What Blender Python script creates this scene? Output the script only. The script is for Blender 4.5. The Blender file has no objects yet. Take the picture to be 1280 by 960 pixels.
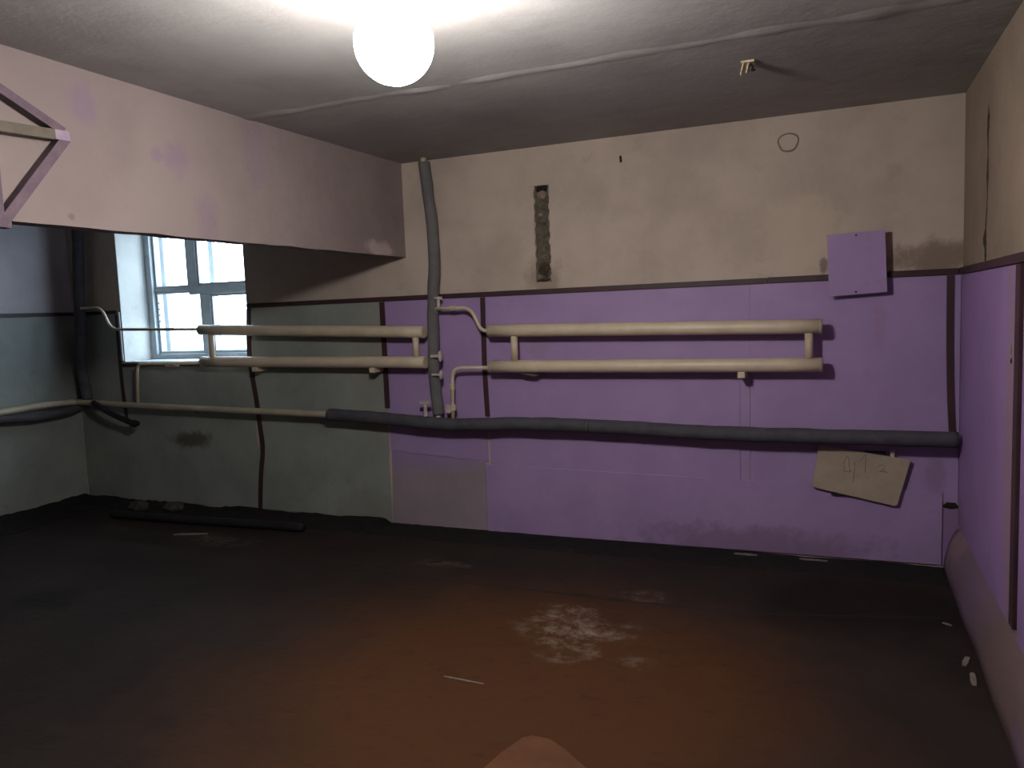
import bpy, bmesh, math, random
from mathutils import Vector, Matrix, noise

random.seed(7)
scn = bpy.context.scene
COL = scn.collection

# ------------------------------------------------------------------ camera, sky, exposure
H, T, XL, XR, XB, ZB = 2.692, 1.733, -6.48, 0.626, -2.956, 2.019   # room dimensions in metres
YF = -7.2                                                         # wall behind the photographer
cam_d = bpy.data.cameras.new('camera')
cam_d.sensor_width = 36.0
cam_d.lens = 976.37 / 1280 * 36.0
cam_d.clip_start = 0.05
cam = bpy.data.objects.new('camera', cam_d)
COL.objects.link(cam)
cr = Vector((0.92122, 0.38711, -0.03879)); cu = Vector((-0.00073, 0.10143, 0.99484)); cf = Vector((-0.38905, 0.91644, -0.09372))
cm = Matrix((cr, cu, -cf)).transposed().to_4x4()
cm.translation = Vector((0, -5.0596, 1.6))
cam.matrix_world = cm
scn.camera = cam

wd = bpy.data.worlds.new('overcast_sky')
scn.world = wd
wd.use_nodes = True
bg = wd.node_tree.nodes['Background']
bg.inputs['Color'].default_value = (0.70, 0.85, 1.0, 1)
bg.inputs['Strength'].default_value = 14.0

scn.view_settings.view_transform = 'Standard'
scn.view_settings.look = 'None'
scn.view_settings.gamma = 1.0
scn.view_settings.use_curve_mapping = False
scn.view_settings.exposure = 0.0
LAMP = Vector((-1.30, -2.84, 2.45))
LAMP_R = 0.125
LAMP_L = 248.0
LAMP_COL = (1.0, 0.965, 0.94)

# daylight portal at the window (guides sampling of the sky, gives no light of its own)
pd = bpy.data.lights.new('window_portal', 'AREA')
pd.shape = 'RECTANGLE'; pd.size = 1.40; pd.size_y = 1.26
pd.cycles.is_portal = True
po = bpy.data.objects.new('window_portal', pd)
po.location = (-5.17, 0.58, 1.91); po.rotation_euler = (-math.pi / 2, 0, 0)
COL.objects.link(po)

# ------------------------------------------------------------------ materials
def s2l(c):
    return tuple(((v / 255) / 12.92 if v / 255 <= 0.04045 else ((v / 255 + 0.055) / 1.055) ** 2.4) for v in c)

class NT:
    def __init__(self, name):
        self.m = bpy.data.materials.new(name); self.m.use_nodes = True
        self.t = self.m.node_tree; self.n = self.t.nodes; self.l = self.t.links
        self.b = self.n['Principled BSDF']
        tc = self.n.new('ShaderNodeTexCoord'); self.co = tc.outputs['Object']
    def noise(self, scale, detail=4, rough=.6, co=None, stretch=None):
        co = co or self.co
        if stretch:
            mp = self.n.new('ShaderNodeMapping'); mp.inputs['Scale'].default_value = stretch
            self.l.new(co, mp.inputs[0]); co = mp.outputs[0]
        x = self.n.new('ShaderNodeTexNoise'); x.inputs['Scale'].default_value = scale
        x.inputs['Detail'].default_value = detail; x.inputs['Roughness'].default_value = rough
        self.l.new(co, x.inputs['Vector']); return x.outputs['Fac']
    def rng(self, v, a, b, c=0., d=1.):
        x = self.n.new('ShaderNodeMapRange'); x.interpolation_type = 'SMOOTHSTEP'
        for i, k in enumerate((a, b, c, d)): x.inputs[i + 1].default_value = k
        self.l.new(v, x.inputs[0]); return x.outputs[0]
    def math(self, op, a, b):
        x = self.n.new('ShaderNodeMath'); x.operation = op
        for i, k in enumerate((a, b)):
            if isinstance(k, (int, float)): x.inputs[i].default_value = k
            else: self.l.new(k, x.inputs[i])
        return x.outputs[0]
    def mix(self, fac, a, b):
        x = self.n.new('ShaderNodeMix'); x.data_type = 'RGBA'
        for i, k in ((0, fac), (6, a), (7, b)):
            if isinstance(k, (int, float)): x.inputs[i].default_value = k
            elif isinstance(k, tuple): x.inputs[i].default_value = (*k[:3], 1)
            else: self.l.new(k, x.inputs[i])
        return x.outputs[2]
    def blob(self, c, r, nscale=6., namp=.6, squash=(1, 1, 1)):
        """a stain of irregular outline around the point c"""
        s = self.n.new('ShaderNodeVectorMath'); s.operation = 'SUBTRACT'; s.inputs[1].default_value = c
        self.l.new(self.co, s.inputs[0])
        q = self.n.new('ShaderNodeVectorMath'); q.operation = 'MULTIPLY'; q.inputs[1].default_value = squash
        self.l.new(s.outputs[0], q.inputs[0])
        ln = self.n.new('ShaderNodeVectorMath'); ln.operation = 'LENGTH'; self.l.new(q.outputs[0], ln.inputs[0])
        d = self.math('ADD', ln.outputs['Value'], self.math('MULTIPLY', self.math('SUBTRACT', self.noise(nscale, 5, .65), .5), namp * r * 2))
        return self.rng(d, r, r * .35)
    def finish(self, col, rough=.8, bump=None, bstr=.3, bdist=.01, metal=0., spec=.3):
        if isinstance(col, tuple): self.b.inputs['Base Color'].default_value = (*col, 1)
        else: self.l.new(col, self.b.inputs['Base Color'])
        self.b.inputs['Roughness'].default_value = rough
        self.b.inputs['Metallic'].default_value = metal
        self.b.inputs['Specular IOR Level'].default_value = spec
        if bump is not None:
            x = self.n.new('ShaderNodeBump'); x.inputs['Strength'].default_value = bstr; x.inputs['Distance'].default_value = bdist
            self.l.new(bump, x.inputs['Height']); self.l.new(x.outputs[0], self.b.inputs['Normal'])
        return self.m

def simple(name, a, b, scale=8., rough=.75, bstr=.25, bdist=.006, spec=.3, metal=0., stretch=None):
    t = NT(name); n = t.noise(scale, 5, .65, stretch=stretch)
    c = t.mix(t.rng(n, .3, .7), s2l(a), s2l(b))
    return t.finish(c, rough, t.noise(scale * 4, 4, .6), bstr, bdist, metal, spec)

def mat_plaster(name, a, b, dirt, stains=(), amount=.35):
    t = NT(name)
    c = t.mix(t.rng(t.noise(1.6, 6, .62), .35, .68), s2l(a), s2l(b))
    c = t.mix(t.math('MULTIPLY', t.rng(t.noise(5.5, 8, .7), .56, .78), amount), c, s2l(dirt))
    for (ctr, r, colr, f, sq) in stains:
        c = t.mix(t.math('MULTIPLY', t.blob(ctr, r, 9., .9, sq), f), c, s2l(colr))
    h = t.math('ADD', t.noise(3.2, 6, .6), t.math('MULTIPLY', t.noise(45, 3, .6), .12))
    return t.finish(c, .92, h, .45, .02, 0, .15)

M = {}
LIL = (124, 92, 136)
M['wall'] = mat_plaster('whitewashed_plaster', (188, 172, 158), (172, 156, 144), (128, 114, 102),
    [((-1.88, 0, 1.80), .16, (120, 104, 88), .5, (1, 1, .8)), ((0.5, 0, 1.80), .22, (110, 92, 78), .7, (.7, 1, 1.6)),
     ((-.2, 0, 2.0), .3, (205, 185, 160), .3, (1, 1, 1)), ((-.10, 0, 1.79), .05, (96, 78, 74), .7, (1.6, 1, .8))])
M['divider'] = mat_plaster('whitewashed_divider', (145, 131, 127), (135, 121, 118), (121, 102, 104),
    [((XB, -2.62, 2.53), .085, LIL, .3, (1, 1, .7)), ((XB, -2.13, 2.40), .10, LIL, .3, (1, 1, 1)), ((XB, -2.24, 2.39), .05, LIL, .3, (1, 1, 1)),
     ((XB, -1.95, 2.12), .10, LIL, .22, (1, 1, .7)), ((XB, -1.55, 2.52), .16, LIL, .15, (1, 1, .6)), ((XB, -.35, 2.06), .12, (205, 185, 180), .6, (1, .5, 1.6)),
     ((XB, -2.72, 2.06), .02, (104, 84, 78), .5, (1.2, 1, 1))])
M['wall_r'] = mat_plaster('dimmed_plaster', (146, 128, 112), (132, 116, 102), (104, 90, 78))  # plaster darkened, the dimness of the right side put into its colour
M['wall_dark'] = mat_plaster('greyed_plaster', (200, 190, 194), (184, 176, 180), (150, 142, 146))
M['rim'] = simple('patch_rim_plaster', (140, 124, 115), (124, 108, 100), 14, .9)
M['reveal'] = mat_plaster('reveal_whitewash', (205, 205, 200), (188, 188, 184), (150, 148, 144))
M['ceiling'] = mat_plaster('ceiling_whitewash', (167, 164, 160), (154, 150, 147), (132, 125, 122), (), .35)
M['joint'] = mat_plaster('ceiling_joint_plaster', (170, 167, 163), (156, 152, 149), (132, 126, 123))

def mat_paint(name, a, b, dirt, stains=(), damount=.5, bs=.12):
    t = NT(name)
    c = t.mix(t.rng(t.noise(2.2, 5, .6), .35, .66), s2l(a), s2l(b))
    c = t.mix(t.math('MULTIPLY', t.rng(t.noise(11, 6, .7), .55, .8), damount), c, s2l(dirt))
    for (ctr, r, colr, f, sq) in stains:
        c = t.mix(t.math('MULTIPLY', t.blob(ctr, r, 9., .8, sq), f), c, s2l(colr))
    return t.finish(c, .55, t.noise(30, 4, .6), bs, .004, 0, .35)

M['purple'] = mat_paint('violet_paint', (160, 134, 176), (152, 126, 168), (138, 114, 146),
    [((.20, 0, 1.42), .09, (150, 118, 150), .6, (1.8, 0, .45)), ((-.5, 0, .06), .25, (96, 74, 88), .5, (.25, 0, 1.6)),
     ((-1.93, 0, 1.36), .14, (138, 116, 140), .5, (1, 0, 1)), ((.5, 0, .55), .12, (136, 112, 138), .6, (1.6, 0, .8))])
M['purple_r'] = mat_paint('violet_paint_worn', (150, 118, 170), (140, 112, 156), (132, 106, 134),
    [((XR, -1.45, 1.0), .16, (146, 120, 128), .8, (0, 1.0, .12)), ((XR, -.1, .3), .2, (120, 96, 110), .5, (0, 1, 1))])
M['mauve'] = mat_paint('mauve_grey_paint', (150, 134, 144), (138, 126, 133), (122, 110, 114),
    [((-3.1, 0, .58), .30, (146, 118, 166), .7, (.25, 0, 1.6))])
M['green'] = mat_paint('grey_green_paint', (146, 150, 144), (132, 136, 131), (106, 106, 98),
    [((-5.16, 0, .60), .16, (70, 58, 48), .75, (.5, 0, 1.7)), ((-3.3, 0, 1.2), .3, (138, 134, 120), .5, (1, 0, .4)),
     ((-3.4, 0, .1), .2, (128, 122, 112), .5, (.5, 0, 1))], .55)
M['brown'] = simple('dark_brown_trim_paint', (70, 46, 48), (56, 38, 42), 6, .5)
M['cream'] = simple('cream_pipe_paint', (204, 188, 162), (190, 174, 150), 7, .42, .08, .003, .45)
M['cream_d'] = simple('dull_cream_pipe_paint', (176, 166, 142), (158, 148, 128), 7, .5, .1, .003, .4)
M['foam'] = simple('grey_pipe_foam', (106, 104, 102), (94, 93, 94), 10, .85, .3, .004)
M['foam_d'] = simple('dark_pipe_foam', (78, 75, 80), (64, 62, 68), 10, .8, .3, .004)
M['black'] = simple('black_foam', (34, 34, 38), (26, 26, 30), 10, .7)
M['steel_l'] = simple('violet_painted_steel', (110, 90, 100), (92, 76, 86), 18, .6)
M['steel_g'] = simple('olive_grey_steel', (104, 94, 82), (90, 82, 72), 18, .55)
M['steel_w'] = simple('lilac_primer', (160, 142, 156), (144, 126, 142), 18, .6)
M['valve'] = simple('painted_valve_metal', (196, 182, 172), (168, 154, 150), 20, .45, .1)
M['sheet'] = simple('bare_hardboard', (168, 152, 134), (156, 140, 124), 9, .75)
M['sheet_b'] = simple('orange_brown', (98, 62, 38), (84, 52, 31), 9, .6)
M['pencil'] = simple('pencil_line', (122, 106, 94), (132, 116, 102), 60, .8)
M['winpaint'] = simple('window_white_paint', (190, 196, 200), (172, 180, 186), 8, .5, .1)
M['rubble'] = simple('grey_mortar', (120, 112, 98), (92, 84, 72), 22, .95, .8, .02)
M['dark'] = simple('dark_cavity', (44, 36, 34), (30, 26, 26), 20, .95)
M['rubble_d'] = simple('brown_mortar', (84, 70, 56), (64, 54, 46), 30, .95, .8, .02)
M['stone'] = simple('pale_rubble', (84, 78, 70), (60, 55, 50), 20, .95, .6, .01)
M['scrap'] = simple('pale_scrap', (136, 124, 116), (110, 100, 94), 20, .8)
M['plug'] = simple('old_cream_plastic', (196, 184, 152), (158, 144, 108), 30, .5)
M['cap'] = simple('white_plastic', (225, 222, 214), (210, 206, 198), 8, .45, .05)
M['ground'] = simple('pale_yard', (205, 205, 205), (190, 192, 195), .5, .9)

# floor: worn red-brown screed, greyer and dirtier towards the left
t = NT('dirty_floor')
base = t.mix(t.rng(t.noise(1.3, 7, .65), .34, .66), s2l((40, 33, 31)), s2l((50, 41, 37)))
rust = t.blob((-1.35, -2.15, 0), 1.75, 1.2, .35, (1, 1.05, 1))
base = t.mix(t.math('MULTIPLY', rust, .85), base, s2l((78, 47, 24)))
base = t.mix(t.math('MULTIPLY', t.blob((.1, -.7, 0), .8, 2., .5, (1, 1.3, 1)), .6), base, s2l((22, 14, 15)))
base = t.mix(t.math('MULTIPLY', t.rng(t.noise(7, 8, .72, stretch=(1, 2.2, 1)), .52, .75), .5), base, s2l((28, 22, 21)))
chalk = t.noise(9, 8, .75)
for c_, r_, f_, sq_ in (((-1.32, -1.42, 0), .26, .6, (1, .8, 1)), ((-1.18, -1.62, 0), .22, .5, (1.2, .7, 1)), ((-1.0, -.95, 0), .18, .45, (1, 1.6, 1)),
                   ((-.98, -1.45, 0), .15, .35, (1.6, .8, 1)), ((-.85, -1.75, 0), .12, .3, (1, 1.3, 1)), ((-4.2, -.75, 0), .3, .25, (.6, 1.8, 1)), ((-2.35, -.75, 0), .2, .3, (.8, 2, 1))):
    base = t.mix(t.math('MULTIPLY', t.math('MULTIPLY', t.blob(c_, r_, 7, .8, sq_), t.rng(chalk, .42, .66)), f_), base, s2l((140, 124, 112)))
base = t.mix(t.math('MULTIPLY', t.blob((-4.35, -2.0, 0), .3, 5, .7, (1, 1.4, 1)), .6), base, s2l((18, 18, 24)))
fh = t.math('ADD', t.noise(2.4, 7, .65), t.math('MULTIPLY', t.noise(26, 5, .65), .25))
M['floor'] = t.finish(base, .85, fh, .5, .03, 0, .15)
M['dirt'] = simple('loose_dirt', (32, 27, 25), (24, 20, 20), 12, .98, .8, .03)

# lamp glass: glow weakened towards the top of the globe to hold back light on the ceiling
t = NT('lit_opal_glass')
sp = t.n.new('ShaderNodeSeparateXYZ'); t.l.new(t.co, sp.inputs[0])
st = t.rng(sp.outputs['Z'], .10, -.03, 48.0, LAMP_L)
em = t.n.new('ShaderNodeEmission'); em.inputs['Color'].default_value = (*LAMP_COL, 1); t.l.new(st, em.inputs['Strength'])
t.l.new(em.outputs[0], t.n['Material Output'].inputs['Surface'])
M['lamp'] = t.m
# window glass
t = NT('window_glass')
tr = t.n.new('ShaderNodeBsdfTransparent'); tr.inputs['Color'].default_value = (.95, .97, .98, 1)
gl = t.n.new('ShaderNodeBsdfGlossy'); gl.inputs['Roughness'].default_value = .03
mx = t.n.new('ShaderNodeMixShader'); mx.inputs[0].default_value = .06
t.l.new(tr.outputs[0], mx.inputs[1]); t.l.new(gl.outputs[0], mx.inputs[2]); t.l.new(mx.outputs[0], t.n['Material Output'].inputs['Surface'])
M['glass'] = t.m

# ------------------------------------------------------------------ mesh helpers
def obj(name, bm, mat, parent=None, smooth=False, loc=None):
    me = bpy.data.meshes.new(name)
    bmesh.ops.recalc_face_normals(bm, faces=bm.faces[:])
    bm.to_mesh(me); bm.free()
    if mat: me.materials.append(M[mat])
    if smooth:
        for f in me.polygons: f.use_smooth = True
    o = bpy.data.objects.new(name, me); COL.objects.link(o)
    if loc: o.location = loc
    if parent:
        o.parent = parent
        o.matrix_parent_inverse = Matrix.Translation(parent.location).inverted()
    return o

def tag(o, label, cat=None, group=None, kind=None):
    o['label'] = label
    if cat: o['category'] = cat
    if group: o['group'] = group
    if kind: o['kind'] = kind
    return o

def thing(name, loc, label, cat, group=None, kind=None):
    e = bpy.data.objects.new(name, None); e.location = loc; e.empty_display_size = .1
    COL.objects.link(e)
    return tag(e, label, cat, group, kind)

def box(bm, x0, x1, y0, y1, z0, z1):
    v = [bm.verts.new(c) for c in ((x0, y0, z0), (x1, y0, z0), (x1, y1, z0), (x0, y1, z0), (x0, y0, z1), (x1, y0, z1), (x1, y1, z1), (x0, y1, z1))]
    for f in ((0, 1, 2, 3), (4, 5, 6, 7), (0, 1, 5, 4), (1, 2, 6, 5), (2, 3, 7, 6), (3, 0, 4, 7)): bm.faces.new([v[i] for i in f])

def bev(bm, w=.003, seg=2):
    bmesh.ops.bevel(bm, geom=bm.edges[:], offset=w, segments=seg, affect='EDGES', profile=.6)
    return bm

def bbox(*a, w=.003, seg=2):
    bm = bmesh.new(); box(bm, *a); return bev(bm, w, seg) if w else bm

def prism(bm, pts, d):
    """extrude a closed polygon of 3D points by the vector d"""
    d = Vector(d)
    a = [bm.verts.new(p) for p in pts]; b = [bm.verts.new(Vector(p) + d) for p in pts]
    bm.faces.new(a); bm.faces.new(b)
    for i in range(len(a)):
        j = (i + 1) % len(a); bm.faces.new((a[i], a[j], b[j], b[i]))
    return bm

def smooth_path(pts, n=8):
    P = [Vector(p) for p in pts]; out = []
    for i in range(len(P) - 1):
        p0, p1, p2, p3 = P[max(i - 1, 0)], P[i], P[i + 1], P[min(i + 2, len(P) - 1)]
        for k in range(n):
            s = k / n
            out.append(.5 * ((2 * p1) + (p2 - p0) * s + (2 * p0 - 5 * p1 + 4 * p2 - p3) * s * s + (3 * p1 - p0 - 3 * p2 + p3) * s ** 3))
    out.append(P[-1]); return out

def fillet(pts, r, n=6):
    """polyline with rounded corners"""
    P = [Vector(p) for p in pts]; out = [P[0]]
    for i in range(1, len(P) - 1):
        a = (P[i - 1] - P[i]); b = (P[i + 1] - P[i]); rr = min(r, a.length * .48, b.length * .48)
        p, q = P[i] + a.normalized() * rr, P[i] + b.normalized() * rr
        for k in range(n + 1):
            s = k / n; out.append((1 - s) ** 2 * p + 2 * s * (1 - s) * P[i] + s * s * q)
    out.append(P[-1]); return out

def tube(bm, path, r, seg=14, wob=0., cap=True, seed=0.):
    P = [Vector(p) for p in path]; rings = []
    t0 = (P[1] - P[0]).normalized()
    nrm = t0.cross(Vector((0, 0, 1)) if abs(t0.z) < .9 else Vector((1, 0, 0))).normalized()
    for i, p in enumerate(P):
        tg = (P[min(i + 1, len(P) - 1)] - P[max(i - 1, 0)]).normalized()
        nrm = (nrm - tg * nrm.dot(tg)).normalized(); bn = tg.cross(nrm)
        ring = []
        for k in range(seg):
            a = 2 * math.pi * k / seg
            dv = nrm * math.cos(a) + bn * math.sin(a)
            rr = r * (1 + wob * noise.noise((p + dv * r) * 9 + Vector((seed, 0, 0)))) if wob else r
            ring.append(bm.verts.new(p + dv * rr))
        rings.append(ring)
    for a, b in zip(rings, rings[1:]):
        for k in range(seg): bm.faces.new((a[k], a[(k + 1) % seg], b[(k + 1) % seg], b[k]))
    if cap:
        bm.faces.new(rings[0]); bm.faces.new(rings[-1])
    return bm

def tb(path, r, seg=14, wob=0., seed=0.):
    return tube(bmesh.new(), path, r, seg, wob, True, seed)

def line(a, b, n):
    a, b = Vector(a), Vector(b); return [a.lerp(b, k / n) for k in range(n + 1)]

def rough_lump(c, s, seed, sub=2, amp=.35):
    bm = bmesh.new(); bmesh.ops.create_icosphere(bm, subdivisions=sub, radius=1)
    for v in bm.verts:
        d = 1 + amp * noise.noise(v.co * 1.7 + Vector((seed, seed * 2, 0)))
        v.co = Vector((v.co.x * s[0] * d + c[0], v.co.y * s[1] * d + c[1], v.co.z * s[2] * d + c[2]))
    return bm

def plate(quad, y0, th):
    """flat board parallel to the back wall from four (x, z) corners"""
    bm = bmesh.new(); prism(bm, [(x, y0, z) for x, z in quad], (0, -th, 0)); return bev(bm, .0015, 1)

# ------------------------------------------------------------------ shell
bm = bmesh.new()
bmesh.ops.create_grid(bm, x_segments=60, y_segments=60, size=.5)
for v in bm.verts:
    v.co = Vector((XL - .1 + (v.co.x + .5) * (XR - XL + .2), YF - .1 + (v.co.y + .5) * (.2 - YF), 0))
g = bmesh.ops.extrude_face_region(bm, geom=bm.faces[:])
bmesh.ops.translate(bm, verts=[e for e in g['geom'] if isinstance(e, bmesh.types.BMVert)], vec=(0, 0, -.15))
fl = tag(obj('floor', bm, 'floor'), 'dark dirty red-brown concrete floor with chalky stains', 'floor', kind='structure')

YJ = -1.61                       # slab joint of the ceiling
def slab(y0, y1, z0, z1):
    bm = bmesh.new()
    prism(bm, [(XL - .1, y0, z0), (XL - .1, y1, z1), (XL - .1, y1, H + .2), (XL - .1, y0, H + .2)], (XR - XL + .2, 0, 0)); return bm
ce = thing('ceiling', (-2.9, -3.5, H), 'grey whitewashed ceiling of two slabs with plastered joint', 'ceiling', kind='structure')
obj('ceiling_slab', slab(.1, YJ, H + .002, H - .010), 'ceiling', ce)
obj('ceiling_slab', slab(YJ, YF - .1, H - .010, H + .004), 'ceiling', ce)
bm = bmesh.new(); N = 90; rows = []
for i in range(N + 1):
    x = XB + .0 + (XR - XB) * i / N
    w = .07 + .05 * noise.noise((x * 3, 1, 0)); dz = .005 + .009 * noise.noise((x * 5, 5, 0)); yy = YJ + .04 * noise.noise((x * 2, 9, 0))
    rows.append([bm.verts.new((x, yy + s * w, H - .0095 - (dz if abs(s) < .5 else -.004))) for s in (-1, -.3, .3, 1)])
for a, b in zip(rows, rows[1:]):
    for k in range(3): bm.faces.new((a[k], b[k], b[k + 1], a[k + 1]))
obj('joint_plaster', bm, 'joint', ce, True)

# back wall, with window opening and the chase cut into its plaster
WX0, WX1, WZ0, WZ1 = -5.882, -4.467, 1.278, 2.56
CX0, CX1, CZ0, CZ1 = -1.936, -1.824, 1.785, 2.436
wb = thing('wall_back', (-2.9, 0, 0), 'long back wall, beige plaster above violet and grey-green painted boards', 'wall', kind='structure')
bm = bmesh.new()
box(bm, XL - .1, WX0, 0, .55, -.15, H + .1); box(bm, WX0, WX1, 0, .55, -.15, WZ0); box(bm, WX0, WX1, 0, .55, WZ1, H + .1)
box(bm, WX1, CX0, 0, .55, -.15, H + .1); box(bm, CX0, CX1, 0, .55, -.15, CZ0); box(bm, CX0, CX1, 0, .55, CZ1, H + .1)
box(bm, CX1, XR + .1, 0, .55, -.15, H + .1); box(bm, CX0, CX1, .035, .55, CZ0, CZ1)
obj('plaster', bm, 'wall', wb)
# reveal lining of the window opening
bm = bmesh.new(); box(bm, WX0 - .002, WX0 + .004, .002, .55, WZ0, WZ1); obj('reveal_plaster', bm, 'reveal', wb)
bm = bmesh.new(); box(bm, WX1 - .004, WX1 + .002, .002, .55, WZ0, WZ1); obj('reveal_plaster', bm, 'reveal', wb)
bm = bmesh.new(); box(bm, WX0, WX1, .002, .55, WZ1 - .004, WZ1 + .002); obj('reveal_plaster', bm, 'reveal', wb)
# chase: rough mortar bed, lumps, ragged rim
bm = bmesh.new(); nx, nz = 8, 40; vs = {}
for i in range(nx + 1):
    for k in range(nz + 1):
        x = CX0 + (CX1 - CX0) * i / nx; z = CZ0 + (CZ1 - CZ0) * k / nz
        vs[i, k] = bm.verts.new((x, .024 + .016 * noise.noise((x * 40, z * 18, 3)) + .008 * noise.noise((x * 90, z * 60, 7)), z))
for i in range(nx):
    for k in range(nz): bm.faces.new((vs[i, k], vs[i + 1, k], vs[i + 1, k + 1], vs[i, k + 1]))
obj('chase_mortar', bm, 'rubble', wb)
for k, (z, sx, sz, m_) in enumerate(((2.375, .035, .03, 'wall_r'), (2.30, .045, .03, 'rubble'), (2.24, .02, .016, 'wall_r'), (2.20, .03, .02, 'rubble'), (2.12, .04, .03, 'rubble'), (2.02, .04, .04, 'rubble'), (1.955, .04, .02, 'rubble'), (1.80, .05, .012, 'rubble_d'))):
    obj('mortar_lump', rough_lump((-1.88 + .012 * math.sin(k * 2.3), .022, z), (sx, .018, sz), k + 1.), m_, wb)
obj('chase_pocket', rough_lump((-1.885, .028, 2.415), (.045, .012, .035), 5), 'dark', wb)
obj('chase_pocket', rough_lump((-1.880, .026, 1.87), (.045, .012, .055), 8), 'rubble_d', wb)
for k in range(16):
    s = -1 if k % 2 else 1; z = CZ0 + .03 + k * .04
    obj('plaster_chip', rough_lump(((CX0 if s < 0 else CX1) + .003 * math.sin(k * 5), .002, z), (.010 + .004 * math.sin(k * 3.1), .006, .024), k + 20., 1), 'wall', wb)
# small hole and old round patch
obj('nail_hole', rough_lump((-1.321, .004, 2.548), (.012, .008, .035), 3., 1), 'dark', wb)
ring = [(-.296 + .056 * math.cos(a) * (1 + .08 * math.sin(3 * a)), -.001, 2.534 + .055 * math.sin(a) * (1 + .06 * math.cos(2 * a))) for a in [i * math.pi / 18 for i in range(37)]]
obj('round_patch_rim', tb(ring, .005, 6, .5), 'rim', wb)

# boards on the back wall
def panel(quad, y, mat, th=.006): return obj('wall_panel', plate(quad, y, th), mat, wb)
def rect(x0, x1, z0, z1): return [(x0, z0), (x1, z0), (x1, z1), (x0, z1)]
panel(rect(-6.474, -5.905, .03, 1.702), -.001, 'green')
panel(rect(-5.90, -4.455, .03, 1.232), -.001, 'green')
panel([(-4.43, .552), (-3.185, .538), (-3.185, 1.702), (-4.43, 1.702)], -.001, 'green')
panel([(-4.45, .035), (-3.782, .035), (-3.782, .55), (-4.45, .555)], -.003, 'green')
panel([(-3.778, .03), (-3.19, .012), (-3.186, .542), (-3.778, .548)], -.004, 'green')
panel([(-3.168, .575), (-2.352, .515), (-2.352, 1.702), (-3.168, 1.702)], -.001, 'purple')
panel([(-2.336, .47), (-.594, .47), (-.5925, 1.18), (-.5265, 1.182), (-.5262, 1.702), (-2.336, 1.702)], -.001, 'purple')
panel([(-.592, .465), (-.5335, .465), (-.529, 1.178), (-.5905, 1.178)], -.0008, 'purple')
panel([(-.530, .40), (.618, .396), (.618, 1.702), (-.5258, 1.702), (-.5258, 1.18)], -.001, 'purple')
panel([(-3.186, .010), (-2.381, .006), (-2.376, .512), (-3.160, .572)], -.003, 'mauve')
panel([(-2.376, .006), (.536, .022), (.538, .454), (-2.37, .500)], -.007, 'purple', .007)
panel([(.541, .0), (.62, .0), (.62, .36), (.541, .36)], .0, 'purple_r', .003)
obj('corner_cavity', rough_lump((.582, .0, .375), (.042, .007, .020), 3.3, 2, .4), 'dark', wb)  # dark lump on the wall, its colour stands for the shade inside a hole

# left wall and its board
wl = thing('wall_left', (XL, -3, 0), 'left bay side wall, dim plaster above grey-green board', 'wall', kind='structure')
obj('plaster', bbox(XL - .2, XL, YF, .0, -.15, H + .1, w=0), 'wall_dark', wl)
def xpanel(y0, y1, z0, z1, x, th, mat, par): return obj('wall_panel', bbox(min(x, x + th), max(x, x + th), y0, y1, z0, z1, w=.0015, seg=1), mat, par)
xpanel(-1.9, -.01, .03, 1.702, XL, .006, 'green', wl)
xpanel(-3.8, -1.91, .03, 1.702, XL, .006, 'green', wl)
# right wall, its boards, flared plaster plinth and crack
wr = thing('wall_right', (XR, -3, 0), 'right wall, plaster toned dark for the weak light, above worn violet boards', 'wall', kind='structure')
obj('plaster', bbox(XR, XR + .2, YF, .0, -.15, H + .1, w=0), 'wall_r', wr)
xpanel(-1.575, -.008, .262, 1.702, XR, -.007, 'purple_r', wr)
xpanel(-3.6, -1.655, .262, 1.702, XR, -.007, 'purple_r', wr)
bm = bmesh.new(); rows = []
for i in range(101):
    y = -.004 + (YF + .01) * i / 100
    n1 = noise.noise((y * 2.1, 0, 4)); n2 = noise.noise((y * 3.3, 7, 1))
    rows.append([bm.verts.new(c) for c in ((XR + .01, y, -.02), (.545 + .012 * n1, y, -.02), (.553 + .014 * n1, y, .06), (.572 + .012 * n2, y, .15), (.598 + .008 * n2, y, .215 + .02 * n1), (XR + .01, y, .262 + .02 * n2))])
for a, b in zip(rows, rows[1:]):
    for k in range(5): bm.faces.new((a[k], b[k], b[k + 1], a[k + 1]))
bm.faces.new(rows[0]); bm.faces.new(rows[-1])
M['plinth'] = mat_paint('plinth_paint', (112, 88, 118), (108, 88, 100), (98, 82, 82), [((.56, -1.7, .2), .55, (104, 86, 80), .9, (1, .8, 1.2)), ((.56, -.2, .3), .28, (140, 112, 116), .7, (1, 1, 1))], .7, .4)  # paint darkened to carry the vignette towards the right edge
obj('plaster_plinth', bm, 'plinth', wr, True)
pts = [(-.757, 2.46), (-.761, 2.40), (-.752, 2.33), (-.764, 2.24), (-.757, 2.15), (-.768, 2.06), (-.752, 1.97), (-.735, 1.90), (-.70, 1.85), (-.735, 1.80), (-.742, 1.742)]
wds = [.006, .036, .024, .008, .032, .009, .016, .020, .060, .030, .020]
def crackmesh(pts, wds):
    bm = bmesh.new(); rows = []
    for j, ((y, z), w) in enumerate(zip(pts, wds)):
        rows.append([bm.verts.new((XR - .0006, y - w, z)), bm.verts.new((XR - .0016, y, z)), bm.verts.new((XR - .0006, y + w * .8, z))])
    for a, b in zip(rows, rows[1:]):
        for k in range(2): bm.faces.new((a[k], a[k + 1], b[k + 1], b[k]))
    return bm
P2, W2 = [], []
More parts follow.
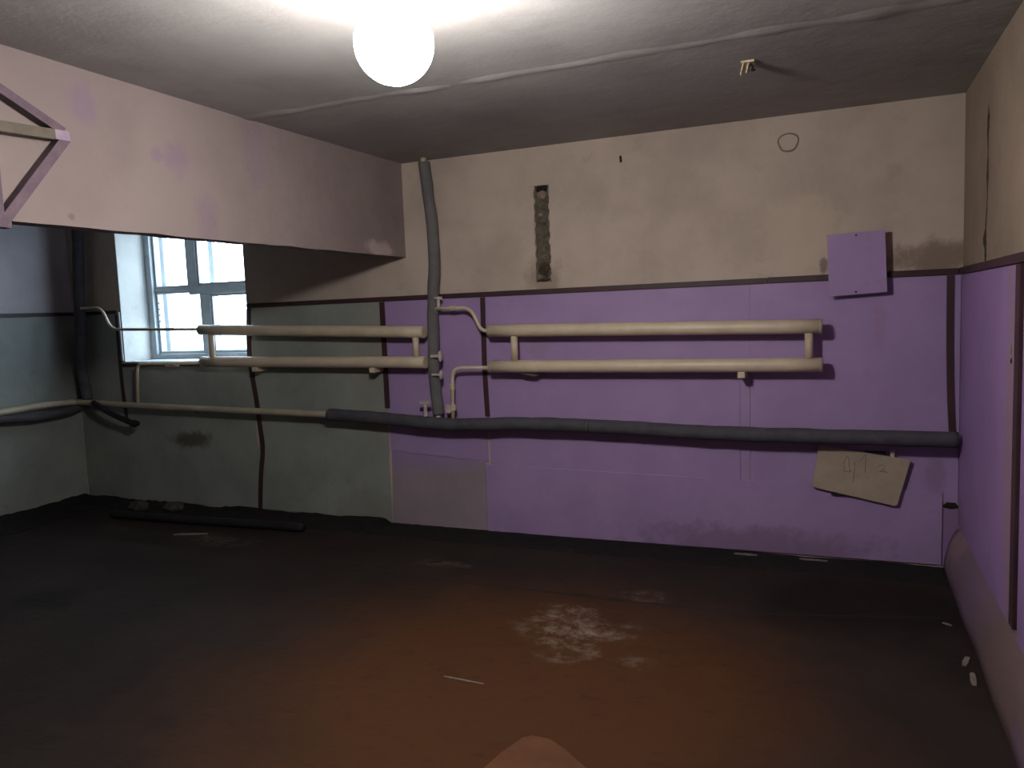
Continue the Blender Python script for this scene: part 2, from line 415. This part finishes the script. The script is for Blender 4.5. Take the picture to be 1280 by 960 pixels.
for (a, b), (wa, wb_) in zip(zip(pts, pts[1:]), zip(wds, wds[1:])):
    for k in range(5):
        s = k / 5; z = a[1] + (b[1] - a[1]) * s
        P2.append((a[0] + (b[0] - a[0]) * s + .006 * noise.noise((z * 40, 2, 2)), z)); W2.append(max(.002, (wa + (wb_ - wa) * s) * (1 + .7 * noise.noise((z * 55, 8, 1)))))
P2.append(pts[-1]); W2.append(wds[-1])
obj('plaster_crack', crackmesh(P2, W2), 'rubble_d', wr)
obj('screw_hole', rough_lump((XR - .007, -1.447, 1.324), (.004, .014, .014), 2., 1), 'dark', wr)
obj('chipped_paint', rough_lump((XR - .007, -1.442, 1.369), (.003, .018, .026), 4., 1), 'scrap', wr)
tag(obj('wall_front', bbox(XL - .1, XR + .1, YF - .2, YF, -.15, H + .1, w=0), 'wall'), 'plain plaster wall behind the photographer', 'wall', kind='structure')
# partition hanging from the ceiling over the left bay
bm = bmesh.new(); N = 60
lo = [(XB, YF + (0 - YF) * i / N) for i in range(N + 1)]
front = []; back = []
for i in range(N + 1):
    y = YF * (1 - i / N); z = ZB + .006 * noise.noise((y * 5, 3, 3))
    front.append((bm.verts.new((XB, y, z)), bm.verts.new((XB, y, H + .05)))); back.append((bm.verts.new((XB - .10, y, z)), bm.verts.new((XB - .10, y, H + .05))))
for i in range(N):
    a, b, c, d = front[i], front[i + 1], back[i], back[i + 1]
    bm.faces.new((a[0], b[0], b[1], a[1])); bm.faces.new((c[0], c[1], d[1], d[0])); bm.faces.new((a[0], c[0], d[0], b[0])); bm.faces.new((a[1], b[1], d[1], c[1]))
for k in (0, N): bm.faces.new((front[k][0], front[k][1], back[k][1], back[k][0]))
tag(obj('wall_divider', bm, 'divider'), 'pinkish plaster wall hanging from the ceiling above the left bay', 'wall', kind='structure')

# ------------------------------------------------------------------ trim battens
ntrim = [0]
def trim(bm, label, mat='brown'):
    ntrim[0] += 1
    return tag(obj('trim_%d' % ntrim[0], bm, mat), label, 'trim', kind='structure')
def ribbon(pts, w, th, y=-.006):
    """batten of width w following (x, z) points down the back wall"""
    bm = bmesh.new(); rows = []
    for (x, z) in pts:
        rows.append([bm.verts.new(c) for c in ((x - w / 2, y, z), (x + w / 2, y, z), (x + w / 2, y - th, z), (x - w / 2, y - th, z))])
    for a, b in zip(rows, rows[1:]):
        for k in range(4): bm.faces.new((a[k], a[(k + 1) % 4], b[(k + 1) % 4], b[k]))
    bm.faces.new(rows[0]); bm.faces.new(rows[-1]); return bm
sp2 = lambda pts: [(p.x, p.y) for p in smooth_path([(a, b, 0) for a, b in pts], 6)]
trim(bbox(-4.46, -2.345, -.016, -.0005, 1.704, 1.738), 'dark brown horizontal batten above grey-green boards, window to second upright')
trim(bbox(-2.343, -.42, -.016, -.0005, 1.703, 1.738), 'dark brown horizontal batten above the long radiator')
trim(bbox(-.416, .606, -.017, -.0005, 1.704, 1.740), 'dark brown horizontal batten running behind the violet square board')
trim(bbox(XL + .017, -5.93, -.016, -.0005, 1.704, 1.736), 'short dark batten left of the window')
trim(bbox(XL + .0005, XL + .016, -3.8, -.0, 1.704, 1.738), 'dark batten across the left bay side wall')
trim(bbox(XR - .018, XR - .0005, -3.6, -.019, 1.704, 1.742), 'dark brown batten along the right wall')
trim(ribbon(sp2([(-3.177, 1.70), (-3.176, 1.3), (-3.176, .90)]), .042, .009), 'dark upright batten where grey-green board meets violet')
trim(ribbon(sp2([(-2.344, 1.70), (-2.350, 1.28), (-2.350, 1.15), (-2.343, .85)]), .036, .009), 'dark upright batten at left end of the long radiator')
trim(ribbon(sp2([(-4.440, 1.70), (-4.462, 1.45), (-4.462, 1.26), (-4.425, .95), (-4.405, .72), (-4.395, .53), (-4.435, .30), (-4.462, .04)]), .040, .010), 'wavy dark batten below right edge of the window')
trim(ribbon(sp2([(.562, 1.70), (.564, 1.3), (.572, 1.0), (.582, .80)]), .034, .012), 'dark upright batten in the right corner')
trim(ribbon(sp2([(-5.925, 1.70), (-5.928, 1.3), (-5.922, 1.0), (-5.904, .76)]), .034, .009), 'dark upright batten below left edge of the window')
trim(bbox(-5.9, -4.49, -.018, -.0005, 1.236, 1.262), 'dark batten under the window sill')
bm = bmesh.new(); prism(bm, [(-5.905, -.001, 1.72), (-5.889, -.001, 1.72), (-5.886, -.001, 1.29), (-5.909, -.001, 1.29)], (0, -.012, 0))
trim(bm, 'pale narrow strip on left window edge', 'winpaint')
trim(bbox(XR - .022, XR - .0005, -1.652, -1.578, .30, 1.70), 'chipped dark upright batten on the right wall')

# ------------------------------------------------------------------ window
wn = thing('window_1', (-5.17, .35, WZ0), 'bright old white wooden window with four panes', 'window', kind='structure')
FY0, FY1 = .325, .385
def wbar(name, x0, x1, z0, z1, y0=FY0, y1=FY1, m='winpaint', par=wn): return obj(name, bbox(x0, x1, y0, y1, z0, z1, w=.004), m, par)
IX0, IX1, IZ0, IZ1 = WX0 + .004, WX1 - .004, WZ0 + .002, WZ1 - .004
wbar('frame_jamb', IX0, IX0 + .065, IZ0, IZ1, .30, .42); wbar('frame_jamb', IX1 - .065, IX1, IZ0, IZ1, .30, .42)
wbar('frame_head', IX0 + .065, IX1 - .065, IZ1 - .06, IZ1, .30, .42); wbar('frame_bottom', IX0 + .065, IX1 - .065, IZ0, IZ0 + .045, .30, .42)
wbar('transom', IX0 + .065, -5.40, 1.895, 1.918); wbar('transom', -5.40, IX1 - .065, 1.852, 1.925)
wbar('mullion', -5.395, -5.300, 1.925, IZ1 - .06); wbar('mullion', -5.262, -5.165, IZ0 + .045, 1.852)
for x0, x1, z0, z1 in ((IX0 + .067, -5.397, 1.92, IZ1 - .062), (-5.298, IX1 - .067, 1.927, IZ1 - .062), (IX0 + .067, -5.264, IZ0 + .047, 1.893), (-5.163, IX1 - .067, IZ0 + .047, 1.850)):
    w = .022
    bm = bmesh.new()
    for a in ((x0, x0 + w, z0, z1), (x1 - w, x1, z0, z1), (x0 + w, x1 - w, z0, z0 + w), (x0 + w, x1 - w, z1 - w, z1)): box(bm, a[0], a[1], .335, .375, a[2], a[3])
    sash = obj('sash', bm, 'winpaint', wn)
    obj('pane', bbox(x0 + w, x1 - w, .353, .357, z0 + w, z1 - w, w=0), 'glass', sash)
# outer sashes of the double window
wbar('outer_mullion', -5.30, -5.245, IZ0 + .045, IZ1 - .05, .485, .525); wbar('outer_jamb', IX0, IX0 + .05, IZ0, IZ1, .48, .53)
wbar('outer_jamb', IX1 - .05, IX1, IZ0, IZ1, .48, .53); wbar('outer_rail', IX0 + .05, IX1 - .05, IZ0, IZ0 + .07, .48, .53)
wbar('window_sill', WX0 + .006, WX1 - .006, WZ0 - .014, WZ0 + .0015, -.02, .30)
for k in range(4): wbar('putty_stop', -5.778, -5.766, 1.62 + k * .055, 1.632 + k * .055, .322, .336, 'steel_g')
tag(obj('ground', bbox(-70, 60, .56, 130, -.45, -.3, w=0), 'ground'), 'pale yard ground outside the window', 'ground', kind='structure')

# ------------------------------------------------------------------ heating pipes
RY = -.12
def radiator(xa, xb, zt, zb, slope_t, slope_b, conns, brks, label, r=.043):
    e = thing('pipe_radiator', ((xa + xb) / 2, RY, zb), label, 'radiator', 'welded pipe radiators on the back wall')
    zt2, zb2 = zt + slope_t, zb + slope_b
    for z0, z1 in ((zt, zt2), (zb, zb2)):
        bm = tb(line((xa, RY, z0), (xb, RY, z1), 10), r, 24)
        pipe = obj('radiator_pipe', bm, 'cream', e, True)
        pipe.data.polygons[-1].use_smooth = False; pipe.data.polygons[-2].use_smooth = False
        for xx, zz, d in ((xa, z0, 1), (xb, z1, -1)):
            obj('weld_bead', tb([(xx + d * .012 , RY + r * 1.0 * math.cos(a), zz + r * 1.0 * math.sin(a)) for a in [i * math.pi / 12 for i in range(25)]], .0025, 6), 'cream', pipe)
    for x in conns:
        f = (x - xa) / (xb - xa)
        obj('connector_pipe', tb([(x, RY, zt + slope_t * f - r * .9), (x, RY, zb + slope_b * f + r * .9)], .024, 16), 'cream', e, True)
    for x in brks:
        f = (x - xa) / (xb - xa); z = zb + slope_b * f - r
        obj('bracket', bbox(x - .022, x + .022, RY - .028, 0, z - .034, z + .004, w=.003), 'cream', e)
    return e
R1 = radiator(-2.255, -.105, 1.466, 1.216, -.030, -.006, (-2.068, -.18), (-.566,), 'long cream two-pipe radiator on violet boards')
obj('hanger_hook', tb(fillet([(-2.02, RY, 1.170), (-1.93, RY + .02, 1.150), (-1.90, -.002, 1.158)], .02), .010, 8), 'steel_g', R1, True)
R2 = radiator(-4.862, -2.763, 1.540, 1.278, -.070, -.026, (-4.752, -2.84), (-4.309, -3.209), 'shorter cream two-pipe radiator crossing the window and grey-green boards')
# feed pipes with their valves
fp = obj('feed_pipe', tb(fillet([(-2.70, RY, 1.634), (-2.39, RY, 1.630), (-2.315, RY, 1.470), (-2.235, RY, 1.462)], .07, 8), .0125, 10), 'cream', R1, True)
obj('coupling', tb([(-2.545, RY, 1.632), (-2.505, RY, 1.632)], .018, 10), 'cream', fp)
obj('valve_stem', tb([(-2.640, RY, 1.63), (-2.640, RY, 1.702)], .012, 10), 'valve', fp)
obj('valve_handle', tb([(-2.640, RY, 1.700), (-2.640, RY, 1.716)], .030, 14), 'valve', fp)
fp = obj('feed_pipe', tb(fillet([(-2.235, RY, 1.209), (-2.553, RY, 1.209), (-2.566, RY, .82)], .075, 8), .0135, 10), 'cream', R1, True)
for z in (1.075, .925): obj('coupling', tb([(-2.560, RY, z - .02), (-2.560, RY, z + .02)], .020, 10), 'cream', fp)
obj('valve_handle', bbox(-2.615, -2.575, RY - .012, RY + .012, .885, .945), 'valve', fp)
fp = obj('feed_pipe', tb(fillet([(-6.22, RY, 1.767), (-5.968, RY, 1.767), (-5.875, RY, 1.570), (-4.84, RY, 1.545)], .09, 8), .0125, 10), 'cream', R2, True)
fp = obj('feed_pipe', tb(fillet([(-4.84, RY, 1.268), (-5.598, RY, 1.266), (-5.632, RY, .90)], .06, 8), .0125, 10), 'cream', R2, True)
obj('old_valve', rough_lump((-5.20, RY, 1.252), (.085, .022, .022), 6.), 'valve', fp)

# main horizontal pipe with foam sleeves
mp = thing('heating_main_pipe', (-2.9, RY, .85), 'long horizontal heating pipe under the radiators, mostly in dark foam', 'pipe')
bm = tb(smooth_path([(XL + .12, -.14, .930), (-6.0, RY, .918), (-5.635, RY, .904), (-4.506, RY, .877), (-3.63, RY, .857), (-3.0, RY, .83), (-2.6, RY, .806), (-1.56, RY, .814), (-.6, RY, .786), (.58, RY, .782)], 8), .026, 16)
obj('bare_pipe', bm, 'cream_d', mp, True)
bm = tb(smooth_path([(-3.632, RY, .858), (-3.35, RY, .846), (-3.143, RY, .836), (-2.85, RY, .815), (-2.609, RY, .804), (-2.35, RY, .808), (-2.109, RY, .817), (-1.80, RY, .818), (-1.562, RY, .815)], 10), .047, 20, .10)
tag(obj('foam_sleeve', bm, 'foam_d', mp, True), 'dark sleeve from bare pipe to the pale seam')
bm = tb(smooth_path([(-1.556, RY, .813), (-1.25, RY, .806), (-.898, RY, .792), (-.55, RY, .785), (-.232, RY, .783), (.15, RY, .782), (.60, RY, .783)], 10), .046, 20, .08, 4)
tag(obj('foam_sleeve', bm, 'foam_d', mp, True), 'dark sleeve from pale seam to the right corner')
obj('seam_tape', tb([(-1.563, RY, .8145), (-1.555, RY, .8135)], .043, 20), 'scrap', mp)
for x, z in ((-1.0, .752), (.35, .742), (-5.0, .862)): obj('pipe_support', bbox(x - .012, x + .012, -.10, 0, z - .012, z + .008, w=.002), 'steel_g', mp)
bm = tb(smooth_path([(XL + .12, -.14, .930), (XL + .12, -.45, .940), (XL + .12, -.84, .928), (XL + .12, -1.6, .92), (XL + .12, -3.0, .90)], 6), .028, 14)
obj('bare_pipe', bm, 'cream_d', mp, True)
bm = tb(smooth_path([(XL + .10, -.03, .915), (XL + .12, -.16, .872), (XL + .12, -.30, .852), (XL + .12, -.55, .846), (XL + .12, -.80, .868), (XL + .12, -1.1, .875), (XL + .12, -2.4, .86)], 8), .036, 14, .15, 9)
obj('sagging_sleeve', bm, 'foam_d', mp, True)
# risers
rs = thing('riser_pipe', (-2.70, -.1, .86), 'grey foam-wrapped vertical pipe between the two radiators', 'pipe')
bm = tb(smooth_path([(-2.714, -.10, 2.66), (-2.688, -.10, 2.40), (-2.668, -.10, 2.17), (-2.668, -.10, 1.95), (-2.694, -.10, 1.67), (-2.706, -.10, 1.38), (-2.712, -.10, 1.21), (-2.702, -.10, 1.02), (-2.694, -.10, .872)], 9), .042, 18, .10, 2)
obj('foam_sleeve', bm, 'foam', rs, True)
obj('inner_pipe', tb([(-2.716, -.10, H + .002), (-2.714, -.10, 2.65)], .024, 12), 'cream_d', rs, True)
obj('inner_pipe', tb([(-2.694, -.10, .875), (-2.694, -.11, .82)], .022, 12), 'cream_d', rs, True)
for z, s in ((1.296, 1.), (1.164, .8)):
    st = obj('valve_stem', tb([(-2.700, -.155, z), (-2.635, -.155, z)], .011 * s, 10), 'valve', rs)
    obj('valve_handle', rough_lump((-2.628, -.155, z), (.016 * s, .02, .042 * s), z, 2, .12), 'valve', st)
vt = obj('drain_valve', tb([(-2.782, -.13, .86), (-2.782, -.13, .955)], .014, 10), 'valve', mp)
obj('valve_handle', bbox(-2.825, -2.740, -.143, -.117, .950, .972), 'valve', vt)
rc = thing('riser_pipe', (-6.28, -.1, .93), 'dark foam-wrapped vertical pipe in the dim left corner', 'pipe')
bm = tb(smooth_path([(-6.19, -.10, H + .002), (-6.211, -.10, 2.367), (-6.245, -.10, 2.0), (-6.271, -.10, 1.665), (-6.300, -.10, 1.35), (-6.300, -.10, 1.162), (-6.262, -.10, .952)], 9), .047, 16, .12, 6)
obj('foam_sleeve', bm, 'foam_d', rc, True)
stb = thing('pipe_stub', (-6.06, -.2, .92), 'short black pipe slanting down under the window feed pipe', 'pipe')
obj('foam_sleeve', tb(smooth_path([(-6.12, -.16, .93), (-6.02, -.19, .90), (-5.85, -.2, .835), (-5.66, -.17, .757)], 5), .024, 12, .1), 'black', stb, True)
obj('end_cap', rough_lump((-5.645, -.16, .752), (.04, .04, .034), 2.), 'black', stb, True)

# ------------------------------------------------------------------ lamp
lp = thing('ceiling_lamp', (LAMP.x, LAMP.y, H), 'glaring white round lamp hanging from the ceiling', 'lamp')
bm = bmesh.new(); bmesh.ops.create_uvsphere(bm, u_segments=40, v_segments=24, radius=LAMP_R)
gb = obj('globe', bm, 'lamp', lp, True, loc=LAMP)
obj('lamp_holder', tb([(LAMP.x, LAMP.y, LAMP.z + LAMP_R - .008), (LAMP.x, LAMP.y, LAMP.z + LAMP_R + .035)], .045, 24), 'cap', lp)
obj('stem', tb([(LAMP.x, LAMP.y, LAMP.z + LAMP_R + .03), (LAMP.x, LAMP.y, H - .01)], .012, 12), 'cap', lp)
obj('ceiling_rose', tb([(LAMP.x, LAMP.y, H - .022), (LAMP.x, LAMP.y, H + .002)], .05, 24), 'cap', lp)

# ------------------------------------------------------------------ ceiling fitting
cz = H - .005
cx, cy = -.395, -1.235
ct = thing('ceiling_fitting', (cx, cy, cz), 'small broken cream fitting sticking out of the ceiling', 'fitting')
obj('base_plate', bbox(cx - .03, cx + .03, cy - .03, cy + .03, cz - .012, cz + .006), 'plug', ct)
bm = bmesh.new(); prism(bm, [(cx - .022, cy - .02, cz - .010), (cx - .016, cy - .02, cz - .010), (cx - .028, cy - .02, cz - .062), (cx - .034, cy - .02, cz - .058)], (0, .03, 0)); obj('terminal_tab', bm, 'plug', ct)
bm = bmesh.new(); prism(bm, [(cx + .002, cy - .02, cz - .010), (cx + .008, cy - .02, cz - .010), (cx - .004, cy - .02, cz - .056), (cx - .010, cy - .02, cz - .052)], (0, .03, 0)); obj('terminal_tab', bm, 'plug', ct)
obj('wire_end', tb(smooth_path([(cx + .01, cy, cz - .01), (cx + .022, cy, cz - .03), (cx + .016, cy - .01, cz - .046), (cx + .034, cy - .01, cz - .044)], 4), .005, 6), 'dark', ct)
obj('wire_end', tb(smooth_path([(cx - .01, cy, cz - .01), (cx - .004, cy + .01, cz - .03), (cx + .006, cy + .01, cz - .04)], 4), .005, 6), 'plug', ct)

# ------------------------------------------------------------------ steel bracket on the divider wall
BX = XB + .026
br = thing('steel_bracket', (XB, -3.04, 2.0), 'violet-grey steel triangular bracket high on the left', 'bracket')
def bar(a, b, w, name, mat, d=.022):
    A, B = Vector((BX, *a)), Vector((BX, *b)); tt = (B - A).normalized(); nn = Vector((1, 0, 0)).cross(tt) * w / 2
    bm = bmesh.new(); prism(bm, [A - nn + Vector((-d, 0, 0)), A + nn + Vector((-d, 0, 0)), B + nn + Vector((-d, 0, 0)), B - nn + Vector((-d, 0, 0))], (2 * d, 0, 0))
    return obj(name, bev(bm, .003, 2), mat, br)
bar((-3.055, 1.985), (-3.055, 2.56), .036, 'post', 'steel_l', .024)
bar((-3.05, 2.525), (-2.752, 2.392), .036, 'upper_strut', 'steel_l')
bar((-3.05, 1.995), (-2.742, 2.372), .040, 'lower_strut', 'steel_l', .023)
bar((-3.05, 2.362), (-2.795, 2.374), .042, 'arm', 'steel_g', .025)
bar((-2.797, 2.3745), (-2.732, 2.377), .040, 'arm_sleeve', 'steel_w', .026)
obj('foot_plate', bbox(XB, XB + .04, -3.075, -3.005, 1.985, 2.03), 'steel_l', br)

# ------------------------------------------------------------------ boards hung on the wall
hb = thing('square_board', (.08, -.04, 1.6), 'violet-painted square board fixed over the batten near the right corner', 'board')
obj('board', plate([(-.070, 1.607), (.240, 1.622), (.227, 1.977), (-.080, 1.967)], -.062, .012), 'purple', hb)
obj('backing_block', bbox(-.03, .18, -.062, -.0175, 1.66, 1.92), 'brown', hb)
for x, z in ((.075, 1.63), (.075, 1.955)): obj('nail_head', tb([(x, -.070, z), (x, -.0755, z)], .006, 8), 'dark', hb)
sb = thing('hardboard_sheet', (.1, -.04, .4), 'beige hardboard sheet with pencil marks hanging crooked below the pipe', 'sheet')
SQ = [(-.168, .457), (.285, .366), (.302, .374), (.369, .637), (.362, .645), (-.122, .718), (-.130, .712)]
sheet = obj('board', plate(SQ, -.040, .006), 'sheet', sb)
obj('backing_block', bbox(.12, .24, -.040, -.0075, .60, .685), 'black', sb)
obj('clip', bbox(.262, .285, -.045, -.0075, .655, .69), 'valve', sb)
obj('backing_block', bbox(-.06, .14, -.039, -.0145, .412, .44), 'black', sb)
def stroke(pts, r=.0022): return obj('pencil_mark', tb(smooth_path([(x, -.0462, z) for x, z in pts], 4), r, 6), 'pencil', sheet)
stroke([(.009, .606), (.024, .645), (.036, .650), (.040, .61), (.047, .566)]); stroke([(.005, .572), (.03, .560), (.054, .566)]); stroke([(.012, .60), (.018, .58)])
stroke([(.071, .622), (.068, .56), (.063, .503)]); stroke([(.100, .628), (.118, .650), (.132, .670)], .0018); stroke([(.132, .670), (.130, .62), (.127, .561)])
stroke([(.198, .598), (.216, .610), (.233, .597), (.222, .580), (.205, .569)], .0016); stroke([(.203, .569), (.225, .571), (.247, .564)])

# ------------------------------------------------------------------ floor litter
ft = thing('foam_tube', (-4.65, -.43, 0), 'black foam tube lying on the floor below the window', 'tube')
obj('tube', tb(smooth_path([(-5.60, -.475, .036), (-5.1, -.455, .034), (-4.5, -.425, .034), (-3.74, -.386, .034)], 10), .033, 14, .12), 'black', ft, True)
for k, (x, y, sx, sy, sz, lab) in enumerate(((-5.63, -.19, .11, .06, .05, 'pale rubble lump on the dirt, nearer the left corner'), (-5.30, -.13, .10, .06, .045, 'pale rubble lump on the dirt under the window, right of the other'))):
    tag(obj('rubble_lump', rough_lump((x, y, sz * .55), (sx, sy, sz), k + 11., 2, .5), 'stone'), lab, 'rubble', 'rubble by the back wall')
def scrap(x, y, l, w, rot, lab, mat='scrap', z=.004, cat='scrap'):
    bm = bmesh.new(); n = 7
    up = [(l * (i / (n - 1) - .5), w * (.5 - .35 * abs(i / (n - 1) - .5) + .15 * noise.noise((x + i, y, 0)))) for i in range(n)]
    pts = [(a, b) for a, b in up] + [(a, -b * .7) for a, b in reversed(up)]
    c, s = math.cos(rot), math.sin(rot)
    prism(bm, [(x + a * c - b * s, y + a * s + b * c, .001) for a, b in pts], (0, 0, z)); return tag(obj('litter_scrap', bm, mat), lab, cat, 'floor litter')
scrap(-4.56, -.68, .26, .05, .35, 'pale sliver on the floor in front of the black foam tube')
scrap(.472, -.886, .045, .02, -.6, 'tiny pale scrap on dark floor near the right wall')
scrap(.50, -1.30, .10, .03, 1.3, 'pale flake against the right wall plinth, farther one')
scrap(.505, -1.47, .12, .03, 1.5, 'pale flake against the right wall plinth, nearer one')
scrap(-.56, -.075, .14, .03, .05, 'pale strip at the foot of the violet boards, left one', z=.012)
scrap(-.16, -.07, .16, .022, -.03, 'pale strip at the foot of the violet boards, right one', z=.010)
scrap(-1.52, -2.15, .20, .012, -.05, 'thin pale splinter on the rust-brown floor')
bm = bmesh.new()
prism(bm, [(-1.17, -2.80, .002), (-1.135, -2.62, .002), (-1.10, -2.50, .002), (-1.07, -2.475, .002), (-1.0, -2.475, .002), (-.93, -2.52, .002), (-.80, -2.62, .002), (-.74, -2.80, .002), (-.78, -2.95, .002), (-1.10, -2.95, .002)], (0, 0, .008))
tag(obj('brown_floor_piece', bev(bm, .002, 1), 'sheet_b'), 'orange-brown rounded offcut on the floor at the bottom edge', 'piece')  # flat orange-brown plate with a rounded outline

# loose dirt banked along the walls
bm = bmesh.new(); nx, ny = 150, 8; vs = {}
for i in range(nx + 1):
    x = XL + .006 + (XR - .09 - XL) * i / nx
    amp = (1.0 if x < -3.2 else .28)
    for k in range(ny + 1):
        y = -.010 - .34 * k / ny
        hgt = (.042 * amp * (1 - k / ny) ** 1.6) * (.85 + .55 * noise.noise((x * 2.5, y * 4, 0))) + .012 * amp * noise.noise((x * 16, y * 16, 2))
        if k == ny: hgt = -.01
        vs[i, k] = bm.verts.new((x, y, max(hgt, -.01) if k < ny else -.01))
for i in range(nx):
    for k in range(ny): bm.faces.new((vs[i, k], vs[i + 1, k], vs[i + 1, k + 1], vs[i, k + 1]))
tag(obj('loose_dirt', bm, 'dirt', None, True), 'dark loose dirt banked along the foot of the back wall', 'dirt', kind='stuff')
bm = bmesh.new(); vs = {}; nx, ny = 80, 8
for i in range(nx + 1):
    y = -.05 - 3.5 * i / nx
    for k in range(ny + 1):
        x = XL + .008 + .5 * k / ny
        hgt = .07 * (1 - k / ny) ** 1.5 * (.8 + .4 * noise.noise((x * 4, y * 2.5, 5))) + .012 * noise.noise((x * 16, y * 16, 2))
        vs[i, k] = bm.verts.new((x, y, hgt if k < ny else -.01))
for i in range(nx):
    for k in range(ny): bm.faces.new((vs[i, k], vs[i + 1, k], vs[i + 1, k + 1], vs[i, k + 1]))
tag(obj('loose_dirt', bm, 'dirt', None, True), 'dark loose dirt banked along the left bay side wall', 'dirt', kind='stuff')
# old expansion joint across the floor
bm = bmesh.new(); rows = []
for i in range(61):
    x = -3.1 + 3.6 * i / 60; y = -1.03 + .03 * noise.noise((x * 1.3, 0, 3)) + (max(0, x + .5)) * .22
    w = .010 + .006 * noise.noise((x * 9, 1, 1))
    rows.append([bm.verts.new((x, y - w, .0012)), bm.verts.new((x, y + w, .0012))])
for a, b in zip(rows, rows[1:]): bm.faces.new((a[0], b[0], b[1], a[1]))
obj('floor_crack', bm, 'dark', fl)
